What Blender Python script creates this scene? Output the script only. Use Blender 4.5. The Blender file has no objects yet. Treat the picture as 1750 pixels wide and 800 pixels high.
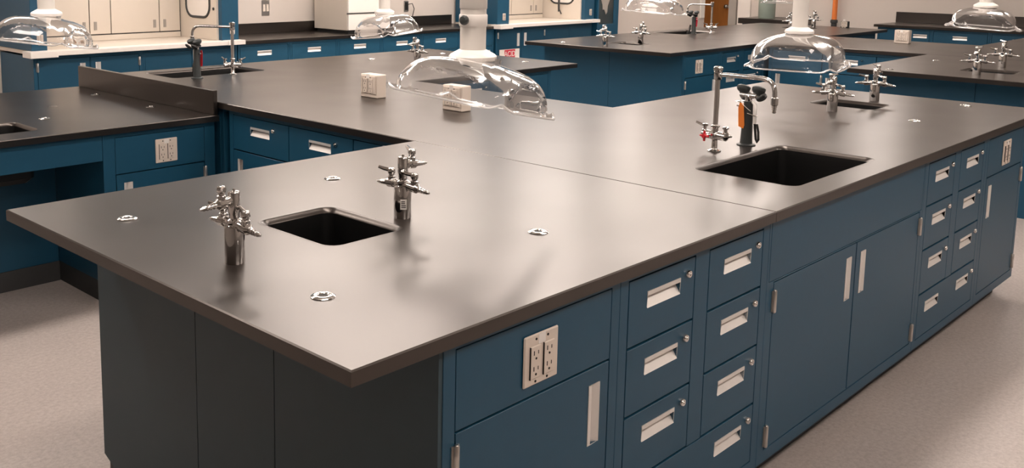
import bpy, bmesh, math, random
from mathutils import Vector, Matrix
random.seed(4)
S = bpy.context.scene
COL = S.collection
pi = math.pi

# ------------------------------------------------------------------ camera
YAW, PITCH, ROLL = .7937, .1423, .0097
cam_d = bpy.data.cameras.new('camera'); cam = bpy.data.objects.new('camera', cam_d); COL.objects.link(cam)
fw = Vector((math.cos(YAW)*math.cos(PITCH), math.sin(YAW)*math.cos(PITCH), -math.sin(PITCH)))
rt = Vector((math.sin(YAW), -math.cos(YAW), 0)); up = rt.cross(fw)
r2 = math.cos(ROLL)*rt + math.sin(ROLL)*up; u2 = -math.sin(ROLL)*rt + math.cos(ROLL)*up
cam.matrix_world = Matrix(((r2.x, u2.x, -fw.x, -1.0419), (r2.y, u2.y, -fw.y, -1.2205), (r2.z, u2.z, -fw.z, 1.6182), (0, 0, 0, 1)))
cam_d.sensor_fit = 'HORIZONTAL'; cam_d.sensor_width = 36; cam_d.lens = 1658.62/1750*36
cam_d.shift_x = (875-716.21)/1750; cam_d.shift_y = -(400-172.67)/1750
cam_d.clip_start = .05
S.camera = cam
# ------------------------------------------------------------------ world, exposure, lamp settings
w = bpy.data.worlds.new('world'); S.world = w; w.use_nodes = True
w.node_tree.nodes['Background'].inputs[0].default_value = (.9, .85, .8, 1)
w.node_tree.nodes['Background'].inputs[1].default_value = .05
S.view_settings.view_transform = 'Standard'; S.view_settings.look = 'None'
S.view_settings.exposure = 0.18; S.view_settings.gamma = 1
LAMP = 17.0                    # radiance of the fluorescent diffusers
CEIL = 2.8
ROWS = [(-1.75, (.2, 2.6, 5.0)), (.62, (.4, 2.6, 4.8, 7.0)), (2.95, (-.7, 1.0, 2.6, 4.2, 5.8, 7.4, 10.2)), (5.2, (.9, 3.9, 5.5, 7.1, 8.7, 11.2))]

# ------------------------------------------------------------------ materials
def nt(name):
    m = bpy.data.materials.new(name); m.use_nodes = True
    return m, m.node_tree.nodes, m.node_tree.links, m.node_tree.nodes['Principled BSDF']
def mat(name, col, rough=.5, metal=0, spec=.5, var=.0, scale=8, bump=0, bscale=200, rvar=0, rscale=3):
    m, n, l, b = nt(name)
    b.inputs['Base Color'].default_value = (*col, 1); b.inputs['Roughness'].default_value = rough
    b.inputs['Metallic'].default_value = metal; b.inputs['Specular IOR Level'].default_value = spec
    tc = n.new('ShaderNodeTexCoord')
    if var:
        no = n.new('ShaderNodeTexNoise'); no.inputs['Scale'].default_value = scale; no.inputs['Detail'].default_value = 6
        l.new(tc.outputs['Object'], no.inputs['Vector'])
        mx = n.new('ShaderNodeMix'); mx.data_type = 'RGBA'
        mx.inputs['A'].default_value = (*[c*(1-var) for c in col], 1); mx.inputs['B'].default_value = (*[min(1, c*(1+var)) for c in col], 1)
        l.new(no.outputs['Fac'], mx.inputs['Factor']); l.new(mx.outputs['Result'], b.inputs['Base Color'])
    if rvar:
        no = n.new('ShaderNodeTexNoise'); no.inputs['Scale'].default_value = rscale; no.inputs['Detail'].default_value = 1; no.inputs['Roughness'].default_value = .35
        l.new(tc.outputs['Object'], no.inputs['Vector'])
        mr = n.new('ShaderNodeMapRange'); mr.inputs['From Min'].default_value = 0; mr.inputs['From Max'].default_value = 1
        mr.inputs['To Min'].default_value = rough-rvar; mr.inputs['To Max'].default_value = rough+rvar
        l.new(no.outputs['Fac'], mr.inputs['Value']); l.new(mr.outputs['Result'], b.inputs['Roughness'])
    if bump:
        no = n.new('ShaderNodeTexNoise'); no.inputs['Scale'].default_value = bscale; no.inputs['Detail'].default_value = 3
        l.new(tc.outputs['Object'], no.inputs['Vector'])
        bp = n.new('ShaderNodeBump'); bp.inputs['Strength'].default_value = bump; bp.inputs['Distance'].default_value = .002
        l.new(no.outputs['Fac'], bp.inputs['Height']); l.new(bp.outputs['Normal'], b.inputs['Normal'])
    return m
M = {}
M['blue'] = mat('blue_paint', (.010, .068, .124), .40, 0, .42, .06, 30, .06, 350)
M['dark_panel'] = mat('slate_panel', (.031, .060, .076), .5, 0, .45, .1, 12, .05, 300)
M['epoxy'] = mat('black_epoxy', (.010, .0078, .0068), .292, 0, .5, .12, 5, .015, 260, .03, 3.2)
M['epoxy'].node_tree.nodes['Principled BSDF'].inputs['IOR'].default_value = 1.74
M['epoxy'].node_tree.nodes['Principled BSDF'].inputs['Specular Tint'].default_value = (1, .89, .81, 1)
M['sink'] = mat('black_sink', (.006, .006, .006), .3, 0, .5, .1, 20)
M['chrome'] = mat('chrome', (.70, .685, .67), .08, 1, .5, .03, 40)
M['steel'] = mat('brushed_steel', (.62, .59, .56), .3, 1, .5, .05, 60)
M['pull'] = mat('satin_aluminium', (.83, .80, .77), .5, .55, .5, .04, 50)
M['ivory'] = mat('ivory_plastic', (.70, .61, .53), .42, 0, .5, .03, 30)
M['sticker_white'] = mat('white_sticker', (.82, .78, .74), .6, 0, .3, .03, 40)  # the stickers' own plain white
M['slot'] = mat('slot_black', (.012, .01, .01), .6, 0, .3, .1, 30)
M['wall_fill_cut'] = mat('unseen_wall_fill_cut', (.26, .235, .215), .8, 0, .2, .03, 2, .08, 120)  # darkened colour for the unseen walls, to cut fill light and darken reflections
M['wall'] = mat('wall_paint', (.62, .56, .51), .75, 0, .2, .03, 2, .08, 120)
M['ceiling'] = mat('ceiling_white', (.80, .77, .73), .9, 0, .1, .03, 6, .15, 60)
M['white'] = mat('white_enamel', (.80, .75, .70), .35, 0, .5, .02, 10)
M['cream'] = mat('cream_liner', (.64, .57, .49), .45, 0, .4, .03, 6)
M['duct'] = mat('grey_white_plastic', (.70, .66, .61), .38, 0, .5, .02, 15)
M['blackplastic'] = mat('black_plastic', (.014, .014, .014), .4, 0, .5, .1, 40)
M['greyplastic'] = mat('grey_plastic', (.035, .04, .04), .4, 0, .5, .1, 40)
M['orange'] = mat('orange_tag', (.85, .24, .04), .55, 0, .3, .05, 30)
M['red'] = mat('red_plastic', (.55, .02, .03), .35, 0, .5, .05, 30)
M['redprint'] = mat('red_print', (.62, .05, .08), .6, 0, .3, .05, 30)
M['orangepipe'] = mat('orange_pipe', (.80, .22, .05), .4, 0, .5, .04, 20)
M['rubber'] = mat('grey_trim', (.05, .05, .05), .6, 0, .3, .1, 20)
M['greentint'] = mat('green_grey_plastic', (.30, .36, .31), .35, 0, .5, .12, 9)
M['paper'] = mat('paper', (.80, .76, .70), .8, 0, .2, .03, 10)
M['jamb'] = mat('grey_jamb', (.33, .30, .27), .6, 0, .3, .05, 10)

def floor_mat():
    m, n, l, b = nt('vinyl_floor')
    tc = n.new('ShaderNodeTexCoord')
    a = n.new('ShaderNodeTexNoise'); a.inputs['Scale'].default_value = 60; a.inputs['Detail'].default_value = 8; a.inputs['Roughness'].default_value = .75
    c = n.new('ShaderNodeTexNoise'); c.inputs['Scale'].default_value = 2.2; c.inputs['Detail'].default_value = 4
    v = n.new('ShaderNodeTexVoronoi'); v.inputs['Scale'].default_value = 42
    for q in (a, c, v): l.new(tc.outputs['Object'], q.inputs['Vector'])
    r = n.new('ShaderNodeValToRGB'); r.color_ramp.elements[0].position = .34; r.color_ramp.elements[1].position = .66
    r.color_ramp.elements[0].color = (.42, .365, .335, 1); r.color_ramp.elements[1].color = (.60, .535, .50, 1)
    l.new(a.outputs['Fac'], r.inputs['Fac'])
    r2_ = n.new('ShaderNodeValToRGB'); r2_.color_ramp.elements[0].position = .03; r2_.color_ramp.elements[1].position = .1
    r2_.color_ramp.elements[0].color = (.22, .2, .2, 1); r2_.color_ramp.elements[1].color = (0, 0, 0, 1)
    l.new(v.outputs['Distance'], r2_.inputs['Fac'])
    ad = n.new('ShaderNodeMix'); ad.data_type = 'RGBA'; ad.blend_type = 'ADD'; ad.inputs['Factor'].default_value = .5
    l.new(r.outputs['Color'], ad.inputs['A']); l.new(r2_.outputs['Color'], ad.inputs['B'])
    mu = n.new('ShaderNodeMix'); mu.data_type = 'RGBA'; mu.blend_type = 'MULTIPLY'; mu.inputs['Factor'].default_value = .22
    l.new(ad.outputs['Result'], mu.inputs['A']); l.new(c.outputs['Fac'], mu.inputs['B'])
    l.new(mu.outputs['Result'], b.inputs['Base Color']); b.inputs['Roughness'].default_value = .42
    return m
M['floor'] = floor_mat()
def wood_mat():
    m, n, l, b = nt('orange_wood')
    tc = n.new('ShaderNodeTexCoord'); mp = n.new('ShaderNodeMapping'); mp.inputs['Scale'].default_value = (14, 14, 1.2)
    no = n.new('ShaderNodeTexNoise'); no.inputs['Scale'].default_value = 3; no.inputs['Detail'].default_value = 6
    l.new(tc.outputs['Object'], mp.inputs['Vector']); l.new(mp.outputs['Vector'], no.inputs['Vector'])
    r = n.new('ShaderNodeValToRGB'); r.color_ramp.elements[0].color = (.50, .17, .035, 1); r.color_ramp.elements[1].color = (.75, .32, .09, 1)
    l.new(no.outputs['Fac'], r.inputs['Fac']); l.new(r.outputs['Color'], b.inputs['Base Color']); b.inputs['Roughness'].default_value = .4
    return m
M['wood'] = wood_mat()
def clear_mat(name, tint, rough, edge=1.0, haze=.03):
    m = bpy.data.materials.new(name); m.use_nodes = True; n = m.node_tree.nodes; l = m.node_tree.links
    n.remove(n['Principled BSDF'])
    t = n.new('ShaderNodeBsdfTransparent'); t.inputs[0].default_value = (*tint, 1)
    g = n.new('ShaderNodeBsdfGlossy'); g.inputs['Roughness'].default_value = rough; g.inputs['Color'].default_value = (1, 1, 1, 1)
    f = n.new('ShaderNodeFresnel'); f.inputs['IOR'].default_value = 1.5
    tc = n.new('ShaderNodeTexCoord'); no = n.new('ShaderNodeTexNoise'); no.inputs['Scale'].default_value = 9
    bp = n.new('ShaderNodeBump'); bp.inputs['Strength'].default_value = .08; bp.inputs['Distance'].default_value = .01
    l.new(tc.outputs['Object'], no.inputs['Vector']); l.new(no.outputs['Fac'], bp.inputs['Height'])
    l.new(bp.outputs['Normal'], g.inputs['Normal'])
    mu = n.new('ShaderNodeMath'); mu.operation = 'MULTIPLY'; mu.inputs[1].default_value = edge; mu.use_clamp = True
    l.new(f.outputs[0], mu.inputs[0])
    mx = n.new('ShaderNodeMixShader'); l.new(mu.outputs[0], mx.inputs[0]); l.new(t.outputs[0], mx.inputs[1]); l.new(g.outputs[0], mx.inputs[2])
    df = n.new('ShaderNodeBsdfDiffuse'); df.inputs[0].default_value = (.9, .88, .86, 1)
    tl = n.new('ShaderNodeBsdfTranslucent'); tl.inputs[0].default_value = (.9, .88, .86, 1)
    hz = n.new('ShaderNodeMixShader'); hz.inputs[0].default_value = .5; l.new(df.outputs[0], hz.inputs[1]); l.new(tl.outputs[0], hz.inputs[2])
    m2 = n.new('ShaderNodeMixShader'); m2.inputs[0].default_value = haze; l.new(mx.outputs[0], m2.inputs[1]); l.new(hz.outputs[0], m2.inputs[2])
    l.new(m2.outputs[0], n['Material Output'].inputs['Surface'])
    return m
M['clear'] = clear_mat('clear_plastic', (.975, .968, .968), .05, .75)
M['clear_edge'] = clear_mat('clear_plastic_edge', (.97, .97, .97), .12, 2.2, .30)
M['darkglass'] = mat('dark_glass', (.03, .045, .05), .12, 0, .6, .3, 5)
def lamp_mat():
    m, n, l, b = nt('lamp_diffuser')
    b.inputs['Base Color'].default_value = (.9, .9, .9, 1)
    b.inputs['Emission Color'].default_value = (1, .885, .81, 1); b.inputs['Emission Strength'].default_value = LAMP
    return m
M['lamp'] = lamp_mat()

# ------------------------------------------------------------------ helpers
def finish(bm, bev=0, seg=1):
    if bev:
        bmesh.ops.dissolve_limit(bm, angle_limit=.02, verts=bm.verts, edges=bm.edges)
        es = [e for e in bm.edges if len(e.link_faces) == 2 and e.calc_face_angle(0) > .6]
        bmesh.ops.bevel(bm, geom=es, offset=bev, segments=seg, affect='EDGES', clamp_overlap=True)
    bmesh.ops.recalc_face_normals(bm, faces=bm.faces)
    return bm
def to_mesh(bm, name, m, smooth=False):
    me = bpy.data.meshes.new(name); bm.to_mesh(me); bm.free()
    me.materials.append(m)
    if smooth:
        for p in me.polygons: p.use_smooth = True
        me.set_sharp_from_angle(angle=.7)
    return me
def link(name, me, parent=None, loc=(0, 0, 0), rot=(0, 0, 0)):
    o = bpy.data.objects.new(name, me); COL.objects.link(o); o.location = loc; o.rotation_euler = rot
    if parent is not None: o.parent = parent
    return o
def obj(name, bm, m, parent=None, loc=(0, 0, 0), rot=(0, 0, 0), smooth=False, bev=0, seg=1):
    finish(bm, bev, seg)
    return link(name, to_mesh(bm, name, M[m] if isinstance(m, str) else m, smooth), parent, loc, rot)
def thing(name, label, cat, loc=(0, 0, 0), rot=0, group=None):
    o = bpy.data.objects.new(name, None); COL.objects.link(o); o.empty_display_size = .1
    o.location = loc; o.rotation_euler = (0, 0, rot); o['label'] = label; o['category'] = cat
    if group: o['group'] = group
    return o
def tag(o, label, cat, group=None):
    o['label'] = label; o['category'] = cat
    if group: o['group'] = group
    return o
def struct(o): o['kind'] = 'structure'; return o
def copy_tree(o, parent=None):
    c = o.copy(); COL.objects.link(c)
    if parent is not None: c.parent = parent
    for ch in list(o.children): copy_tree(ch, c)
    return c
def box(x0, x1, y0, y1, z0, z1, bm=None):
    bm = bm or bmesh.new()
    v = [bm.verts.new(p) for p in ((x0, y0, z0), (x1, y0, z0), (x1, y1, z0), (x0, y1, z0), (x0, y0, z1), (x1, y0, z1), (x1, y1, z1), (x0, y1, z1))]
    for f in ((0, 3, 2, 1), (4, 5, 6, 7), (0, 1, 5, 4), (1, 2, 6, 5), (2, 3, 7, 6), (3, 0, 4, 7)): bm.faces.new([v[i] for i in f])
    return bm
def frame_axes(d):
    d = Vector(d).normalized(); a = Vector((0, 0, 1)) if abs(d.z) < .9 else Vector((1, 0, 0))
    x = a.cross(d).normalized(); return x, d.cross(x), d
def lathe(prof, org=(0, 0, 0), axis=(0, 0, 1), seg=20, bm=None):
    """prof: list of (radius, distance along axis)"""
    bm = bm or bmesh.new(); X, Y, Z = frame_axes(axis); org = Vector(org); rings = []
    for r, h in prof:
        rings.append([bm.verts.new(org + Z*h + (X*math.cos(2*pi*k/seg) + Y*math.sin(2*pi*k/seg))*max(r, 1e-5)) for k in range(seg)])
    for a, b in zip(rings, rings[1:]):
        for k in range(seg): bm.faces.new((a[k], a[(k+1) % seg], b[(k+1) % seg], b[k]))
    bm.faces.new(rings[0][::-1]); bm.faces.new(rings[-1])
    return bm
def tube(pts, r, seg=10, bm=None):
    bm = bm or bmesh.new(); pts = [Vector(p) for p in pts]; rings = []; X = None
    for i, p in enumerate(pts):
        d = (pts[min(i+1, len(pts)-1)] - pts[max(i-1, 0)]).normalized()
        if X is None: X = frame_axes(d)[0]
        X = (X - d*X.dot(d)).normalized(); Y = d.cross(X); rr = r[i] if isinstance(r, (list, tuple)) else r
        rings.append([bm.verts.new(p + (X*math.cos(2*pi*k/seg) + Y*math.sin(2*pi*k/seg))*rr) for k in range(seg)])
    for a, b in zip(rings, rings[1:]):
        for k in range(seg): bm.faces.new((a[k], a[(k+1) % seg], b[(k+1) % seg], b[k]))
    bm.faces.new(rings[0][::-1]); bm.faces.new(rings[-1])
    return bm
def grid_panel(xs, zs, mask, y0, y1):
    """solid sheet in the XZ plane made of cells; mask(i,j) tells which cells are filled"""
    bm = bmesh.new(); V = {}
    def v(i, j, y):
        k = (i, j, y)
        if k not in V: V[k] = bm.verts.new((xs[i], y, zs[j]))
        return V[k]
    nx, nz = len(xs)-1, len(zs)-1
    on = lambda i, j: 0 <= i < nx and 0 <= j < nz and mask(i, j)
    for i in range(nx):
        for j in range(nz):
            if not on(i, j): continue
            bm.faces.new((v(i, j, y0), v(i+1, j, y0), v(i+1, j+1, y0), v(i, j+1, y0)))
            bm.faces.new((v(i, j, y1), v(i, j+1, y1), v(i+1, j+1, y1), v(i+1, j, y1)))
            if not on(i-1, j): bm.faces.new((v(i, j, y0), v(i, j+1, y0), v(i, j+1, y1), v(i, j, y1)))
            if not on(i+1, j): bm.faces.new((v(i+1, j, y0), v(i+1, j, y1), v(i+1, j+1, y1), v(i+1, j+1, y0)))
            if not on(i, j-1): bm.faces.new((v(i, j, y0), v(i, j, y1), v(i+1, j, y1), v(i+1, j, y0)))
            if not on(i, j+1): bm.faces.new((v(i, j+1, y0), v(i+1, j+1, y0), v(i+1, j+1, y1), v(i, j+1, y1)))
    return bm
def holed(x0, x1, z0, z1, holes, y0, y1):
    xs = sorted({round(q, 5) for q in [x0, x1] + [h[0] for h in holes] + [h[1] for h in holes]})
    zs = sorted({round(q, 5) for q in [z0, z1] + [h[2] for h in holes] + [h[3] for h in holes]})
    def m(i, j):
        cx, cz = (xs[i]+xs[i+1])/2, (zs[j]+zs[j+1])/2
        return not any(h[0] < cx < h[1] and h[2] < cz < h[3] for h in holes)
    return grid_panel(xs, zs, m, y0, y1)
def rrect(x0, x1, y0, y1, r, n=5):
    pts = []
    for cx, cy, a0 in ((x1-r, y0+r, -pi/2), (x1-r, y1-r, 0), (x0+r, y1-r, pi/2), (x0+r, y0+r, pi)):
        for k in range(n+1):
            a = a0 + k*pi/2/n; pts.append((cx+r*math.cos(a), cy+r*math.sin(a)))
    return pts
CACHE = {}
def cached(key, fn):
    if key not in CACHE: CACHE[key] = fn()
    return CACHE[key]

# ------------------------------------------------------------------ worktop slabs
H = .914; TK = .031
def inset(poly, c):
    out = []; n = len(poly)
    for i in range(n):
        p, q, r = Vector(poly[i-1]), Vector(poly[i]), Vector(poly[(i+1) % n])
        a = (q-p).normalized(); b = (r-q).normalized()
        out.append((q.x + (-a.y - b.y)*c, q.y + (a.x + b.x)*c))
    return out
def slab(poly, holes, z=H, t=TK, c=.003):
    bm = bmesh.new(); edges = []
    def loop(pts, zz): return [bm.verts.new((p[0], p[1], zz)) for p in pts]
    def ring_edges(vs): return [bm.edges.new((vs[i], vs[(i+1) % len(vs)])) for i in range(len(vs))]
    def band(a, b):
        for i in range(len(a)): bm.faces.new((a[i], a[(i+1) % len(a)], b[(i+1) % len(a)], b[i]))
    top = loop(inset(poly, c), z); mid = loop(poly, z-c); bot = loop(poly, z-t)
    et, eb = ring_edges(top), ring_edges(bot); band(mid, top); band(bot, mid)
    for h in holes:
        a = loop(h, z); b = loop(h, z-t); et += ring_edges(a); eb += ring_edges(b); band(a, b)
    bmesh.ops.triangle_fill(bm, edges=et, use_beauty=True); bmesh.ops.triangle_fill(bm, edges=eb, use_beauty=True)
    bmesh.ops.recalc_face_normals(bm, faces=bm.faces)
    return bm
def rect(x0, x1, y0, y1): return [(x0, y0), (x1, y0), (x1, y1), (x0, y1)]
XA, XB, L, W, Y2, Y3 = 1.6118, 2.9792, 4.591, 1.5, 2.9, 4.4

# ------------------------------------------------------------------ setting
def plane_box(name, *a, m='wall'): return struct(obj(name, box(*a), m))
plane_box('floor', -3.2, 14.2, -3.8, 9, -.1, 0, m='floor')
plane_box('ceiling', -3.2, 14.2, -3.8, 9, CEIL, CEIL+.1, m='ceiling')
plane_box('wall_left', -3.2, -3.0, -3.8, 9, 0, CEIL, m='wall_fill_cut')
plane_box('wall_front', -3.0, 14.2, -3.8, -3.6, 0, CEIL, m='wall_fill_cut')
struct(obj('wall_back', box(9.62, 12.1, 6.12, 6.6, 0, CEIL, box(-3.0, 9.62, 6.62, 6.82, 0, CEIL)), 'wall'))
struct(obj('wall_right', box(12.1, 14.2, -3.6, 5.72, 0, CEIL, box(13.05, 14.2, 5.72, 9, 0, CEIL, box(11.9, 13.05, 8.8, 9, 0, CEIL, box(11.9, 12.1, 6.6, 8.8, 0, CEIL)))), 'wall'))
d = struct(obj('door_1', box(13.0, 13.05, 6.15, 7.1, 0, 2.1), 'wood', bev=.003))
obj('door_knob', lathe([(.03, 0), (.03, .006), (.012, .01), (.012, .03), (.026, .042), (.03, .056), (.02, .068), (.002, .072)], (13.0, 6.24, .98), (-1, 0, 0), 16), 'steel', d, smooth=True)
struct(obj('trim_1', box(12.06, 12.12, 5.6, 5.72, 0, 2.2), 'jamb', bev=.003))
struct(obj('trim_2', box(12.07, 12.1, 5.39, 5.58, 0, 2.2), 'white', bev=.003))
struct(obj('baseboard_right', box(12.085, 12.1, -3.6, 5.39, 0, .1), 'rubber'))
tag(obj('notice_paper', box(11.96, 12.08, 6.105, 6.118, .84, 1.5), 'paper'), 'cream paper notice hanging on the wall beside the orange wooden door', 'paper')

def ceiling_light(x, y, i):
    t = thing('ceiling_light', 'white wraparound fluorescent light fixed under the ceiling', 'lamp', (x, y, CEIL), 0, 'fluorescent lights in rows on the ceiling')
    link('end_cap', cached('lf', lambda: to_mesh(finish(box(-.64, -.62, -.15, .15, -.13, 0)), 'end_cap', M['white'])), t)
    link('end_cap', cached('lg', lambda: to_mesh(finish(box(.62, .64, -.15, .15, -.13, 0)), 'end_cap', M['white'])), t)
    def df():
        bm = bmesh.new(); pr = [(-.14, -.001), (-.14, -.08), (-.11, -.12), (.11, -.12), (.14, -.08), (.14, -.001)]
        f0 = [bm.verts.new((-.62, p[0], p[1])) for p in pr]; f1 = [bm.verts.new((.62, p[0], p[1])) for p in pr]
        bm.faces.new(f0); bm.faces.new(f1[::-1])
        for k in range(6): bm.faces.new((f0[k], f0[(k+1) % 6], f1[(k+1) % 6], f1[k]))
        return to_mesh(finish(bm), 'diffuser', M['lamp'])
    link('diffuser', cached('ld', df), t)
for y, xs in ROWS:
    for i, x in enumerate(xs): ceiling_light(x, y, i)

# ------------------------------------------------------------------ cabinet parts
def pull_mesh(w, h):
    def f():
        bm = bmesh.new(); a, b = w/2, h/2; lip = h*.27; dep = .02
        def q(*p): bm.faces.new([bm.verts.new(v) for v in p])
        q((-a, 0, -b), (a, 0, -b), (a, dep, b-lip), (-a, dep, b-lip))
        q((-a, dep, b-lip), (a, dep, b-lip), (a, dep, b), (-a, dep, b))
        q((-a, -.0015, b-lip), (a, -.0015, b-lip), (a, -.0015, b), (-a, -.0015, b))
        q((-a, -.0015, b-lip), (a, -.0015, b-lip), (a, .004, b-lip), (-a, .004, b-lip))
        q((-a, -.0015, b), (a, -.0015, b), (a, dep, b), (-a, dep, b))
        for s in (-a, a): q((s, 0, -b), (s, dep, b-lip), (s, dep, b), (s, -.0015, b), (s, -.0015, b-lip))
        q((-a, -.0015, -b-.002), (a, -.0015, -b-.002), (a, 0, -b), (-a, 0, -b))
        bmesh.ops.remove_doubles(bm, verts=bm.verts, dist=1e-6)
        return to_mesh(finish(bm), 'pull', M['pull'])
    return cached(('pull', w, h), f)
def front_mesh(w, h, holes):
    """panel with its lower left corner at the origin, front at y=0"""
    return cached(('front', round(w, 4), round(h, 4), tuple(holes)), lambda: to_mesh(finish(holed(0, w, 0, h, holes, 0, .018), .0008), 'front', M['blue']))
PW, PH = .155, .041
def drawer(par, x0, x1, z0, z1, pulls=(0,), lock=True):
    g = .0034; w, h = x1-x0-2*g, z1-z0-2*g; pc = []
    for k in pulls:
        cx = (w/2 if k == 'c' else k) if k else .158
        pc.append((cx, h-.062))
    holes = tuple((round(c-PW/2, 4), round(c+PW/2, 4), round(z-PH/2, 4), round(z+PH/2, 4)) for c, z in pc)
    o = link('drawer', front_mesh(w, h, holes), par, (x0+g, 0, z0+g))
    for c, z in pc: link('pull', pull_mesh(PW, PH), o, (c, 0, z))
    if lock:
        me = cached('lock', lambda: to_mesh(finish(lathe([(.011, 0), (.011, .006), (.009, .009), (.004, .009), (.003, .006)], (0, 0, 0), (0, -1, 0), 14)), 'lock', M['chrome'], True))
        link('lock', me, o, (pc[-1][0]+.112, 0, h-.038))
    return o
def hinge_mesh():
    def f():
        bm = lathe([(.004, -.036), (.0065, -.033), (.0065, .033), (.004, .036)], (0, -.005, 0), (0, 0, 1), 10)
        box(-.011, .011, -.002, .003, -.033, .033, bm)
        return to_mesh(finish(bm), 'hinge', M['steel'], True)
    return cached('hinge', f)
def door(par, x0, x1, z0, z1, side='L', pull=True):
    """side = hinge side"""
    g = .0034; w, h = x1-x0-2*g, z1-z0-2*g; vw, vh = .042, .15; holes = ()
    cx = w-.058 if side == 'L' else .058; cz = h-.115
    if pull: holes = ((round(cx-vw/2, 4), round(cx+vw/2, 4), round(cz-vh/2, 4), round(cz+vh/2, 4)),)
    o = link('door', front_mesh(w, h, holes), par, (x0+g, 0, z0+g))
    if pull: link('pull', pull_mesh(vh, vw), o, (cx, 0, cz), (0, -pi/2, 0))
    for z in (.045, h-.055): link('hinge', hinge_mesh(), o, (-g if side == 'L' else w+g, -.001, z))
    return o
def outlet_plate(par, x, z, w=.118, h=.116, y=0, rz=0, sticker=True):
    o = link('outlet_plate', cached(('plate', w, h), lambda: to_mesh(finish(box(-w/2, w/2, -.006, 0, -h/2, h/2), .003), 'plate', M['ivory'])), par, (x, y, z), (0, 0, rz))
    k = w/.118
    for s in (-1, 1):
        link('receptacle', cached(('rec', w), lambda: to_mesh(finish(box(-.018*k, .018*k, -.0095, -.005, -.037, .037), .0015), 'receptacle', M['ivory'])), o, (s*.023*k, 0, -.004))
        def sl():
            bm = bmesh.new()
            for zc in (.017, -.019):
                box(-.0085*k, -.0062*k, -.0101, -.009, zc, zc+.010, bm); box(.0062*k, .0082*k, -.0101, -.009, zc+.001, zc+.009, bm)
                lathe([(.0028, 0), (.0028, .0012)], (0, -.009, zc-.008), (0, -1, 0), 8, bm)
            box(-.0186*k, -.0178*k, -.0097, -.006, -.037, .037, bm)
            return to_mesh(finish(bm), 'slots', M['slot'])
        link('outlet_slots', cached(('slots', w), sl), o, (s*.023*k, 0, -.004))
    def sc():
        bm = bmesh.new()
        for s in (-1, 1):
            for zz in (.047, -.049): lathe([(.003, 0), (.003, .001)], (s*.02*k, -.006, zz*h/.116), (0, -1, 0), 8, bm)
        return to_mesh(finish(bm), 'screws', M['slot'])
    link('plate_screws', cached(('screws', w, h), sc), o)
    if sticker: link('sticker', cached('stk', lambda: to_mesh(finish(box(-.012, .012, -.0066, -.0058, .034, .056)), 'sticker', M['sticker_white'])), o)
    return o
def cabinet(label, loc, rot, w, openings, depth=.62, top=.883, group=None, name='base_cabinet', plinth=True, frame_top=True):
    """openings: list of (kind, x0, x1, z0, z1, options) in the plane of the front"""
    t = thing(name, label, 'cabinet', loc, rot, group)
    hs = [tuple(o[1:5]) for o in openings]
    bm = holed(0, w-.001, .1, top, hs, 0, .02); finish(bm, .0008)
    box(.0005, .018, .0202, depth, .1, top, bm); box(w-.019, w-.0015, .0202, depth, .1, top, bm)
    box(.0182, w-.0192, depth-.015, depth, .1, top, bm); box(.0182, w-.0192, .0202, depth-.0152, .1, .118, bm)
    obj('carcass', bm, 'blue', t)
    if openings: obj('gap_shade_sheet', box(.0185, w-.0195, .0235, .034, .1182, top-.004), 'slot', t)  # black sheet paints in the shade seen through the gaps between fronts
    else: obj('face_panel', box(.03, w-.03, -.002, -.0002, .13, top-.02), 'blue', t)
    if plinth: obj('plinth', box(.001, w-.002, .075, depth, 0, .1), 'rubber', t)
    for k, x0, x1, z0, z1, op in openings:
        if k == 'drawer': drawer(t, x0, x1, z0, z1, **op)
        elif k == 'door': door(t, x0, x1, z0, z1, **op)
        elif k == 'panel':
            p = link('panel', front_mesh(x1-x0-.004, z1-z0-.004, ()), t, (x0+.002, 0, z0+.002))
            if 'plate' in op: outlet_plate(t, op['plate'], op.get('pz', .769))
    return t
def cup(w, plate, hinge='L', m=.035, dz=0):
    return [('panel', m, w-m, .684+dz, .860+dz, {'plate': plate, 'pz': .769+dz} if plate else {}), ('door', m, w-m, .14, .684+dz, {'side': hinge})]
def drw(w):
    a, b, c, e = .035, .349, .420, .732
    if w < .75: a, b, c, e = .035, w/2-.03, w/2+.03, w-.035
    o = []
    for z0, z1 in ((.6845, .860), (.5055, .6845), (.3225, .5055)):
        o += [('drawer', a, b, z0, z1, {}), ('drawer', c, e, z0, z1, {})]
    return o + [('drawer', a, e, .135, .3225, {'pulls': (.158, c-a+.158)})]
s0, s1, s2 = .262, .870, 1.642
s3, s4, s5 = L-s2, L-s1, L-s0
F = .03
# front bench, front row
cabinet('blue cupboard with ivory outlet plate at the near end of the front bench', (s0, F, 0), 0, s1-s0, cup(s1-s0, .302, 'L'), 1.43)
cabinet('blue seven-drawer base cabinet nearest the camera, between outlet cupboard and two-door sink cupboard', (s1, F, 0), 0, s2-s1, drw(s2-s1), 1.43)
sw = s3-s2
cabinet('wide blue two-door sink cupboard in the middle of the front bench', (s2, F, 0), 0, sw,
        [('panel', .012, sw-.012, .682, .875, {}), ('door', .045, .669, .14, .678, {'side': 'L'}), ('door', .669, sw-.03, .14, .678, {'side': 'R'})], 1.43)
cabinet('blue seven-drawer base cabinet farther right, between two-door sink cupboard and end cupboard', (s3, F, 0), 0, s4-s3, drw(s4-s3), 1.43)
cabinet('blue base cupboard with outlet plate at the far right end of the front bench', (s4, F, 0), 0, s5-s4, cup(s5-s4, .302, 'R'), 1.43)
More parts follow.
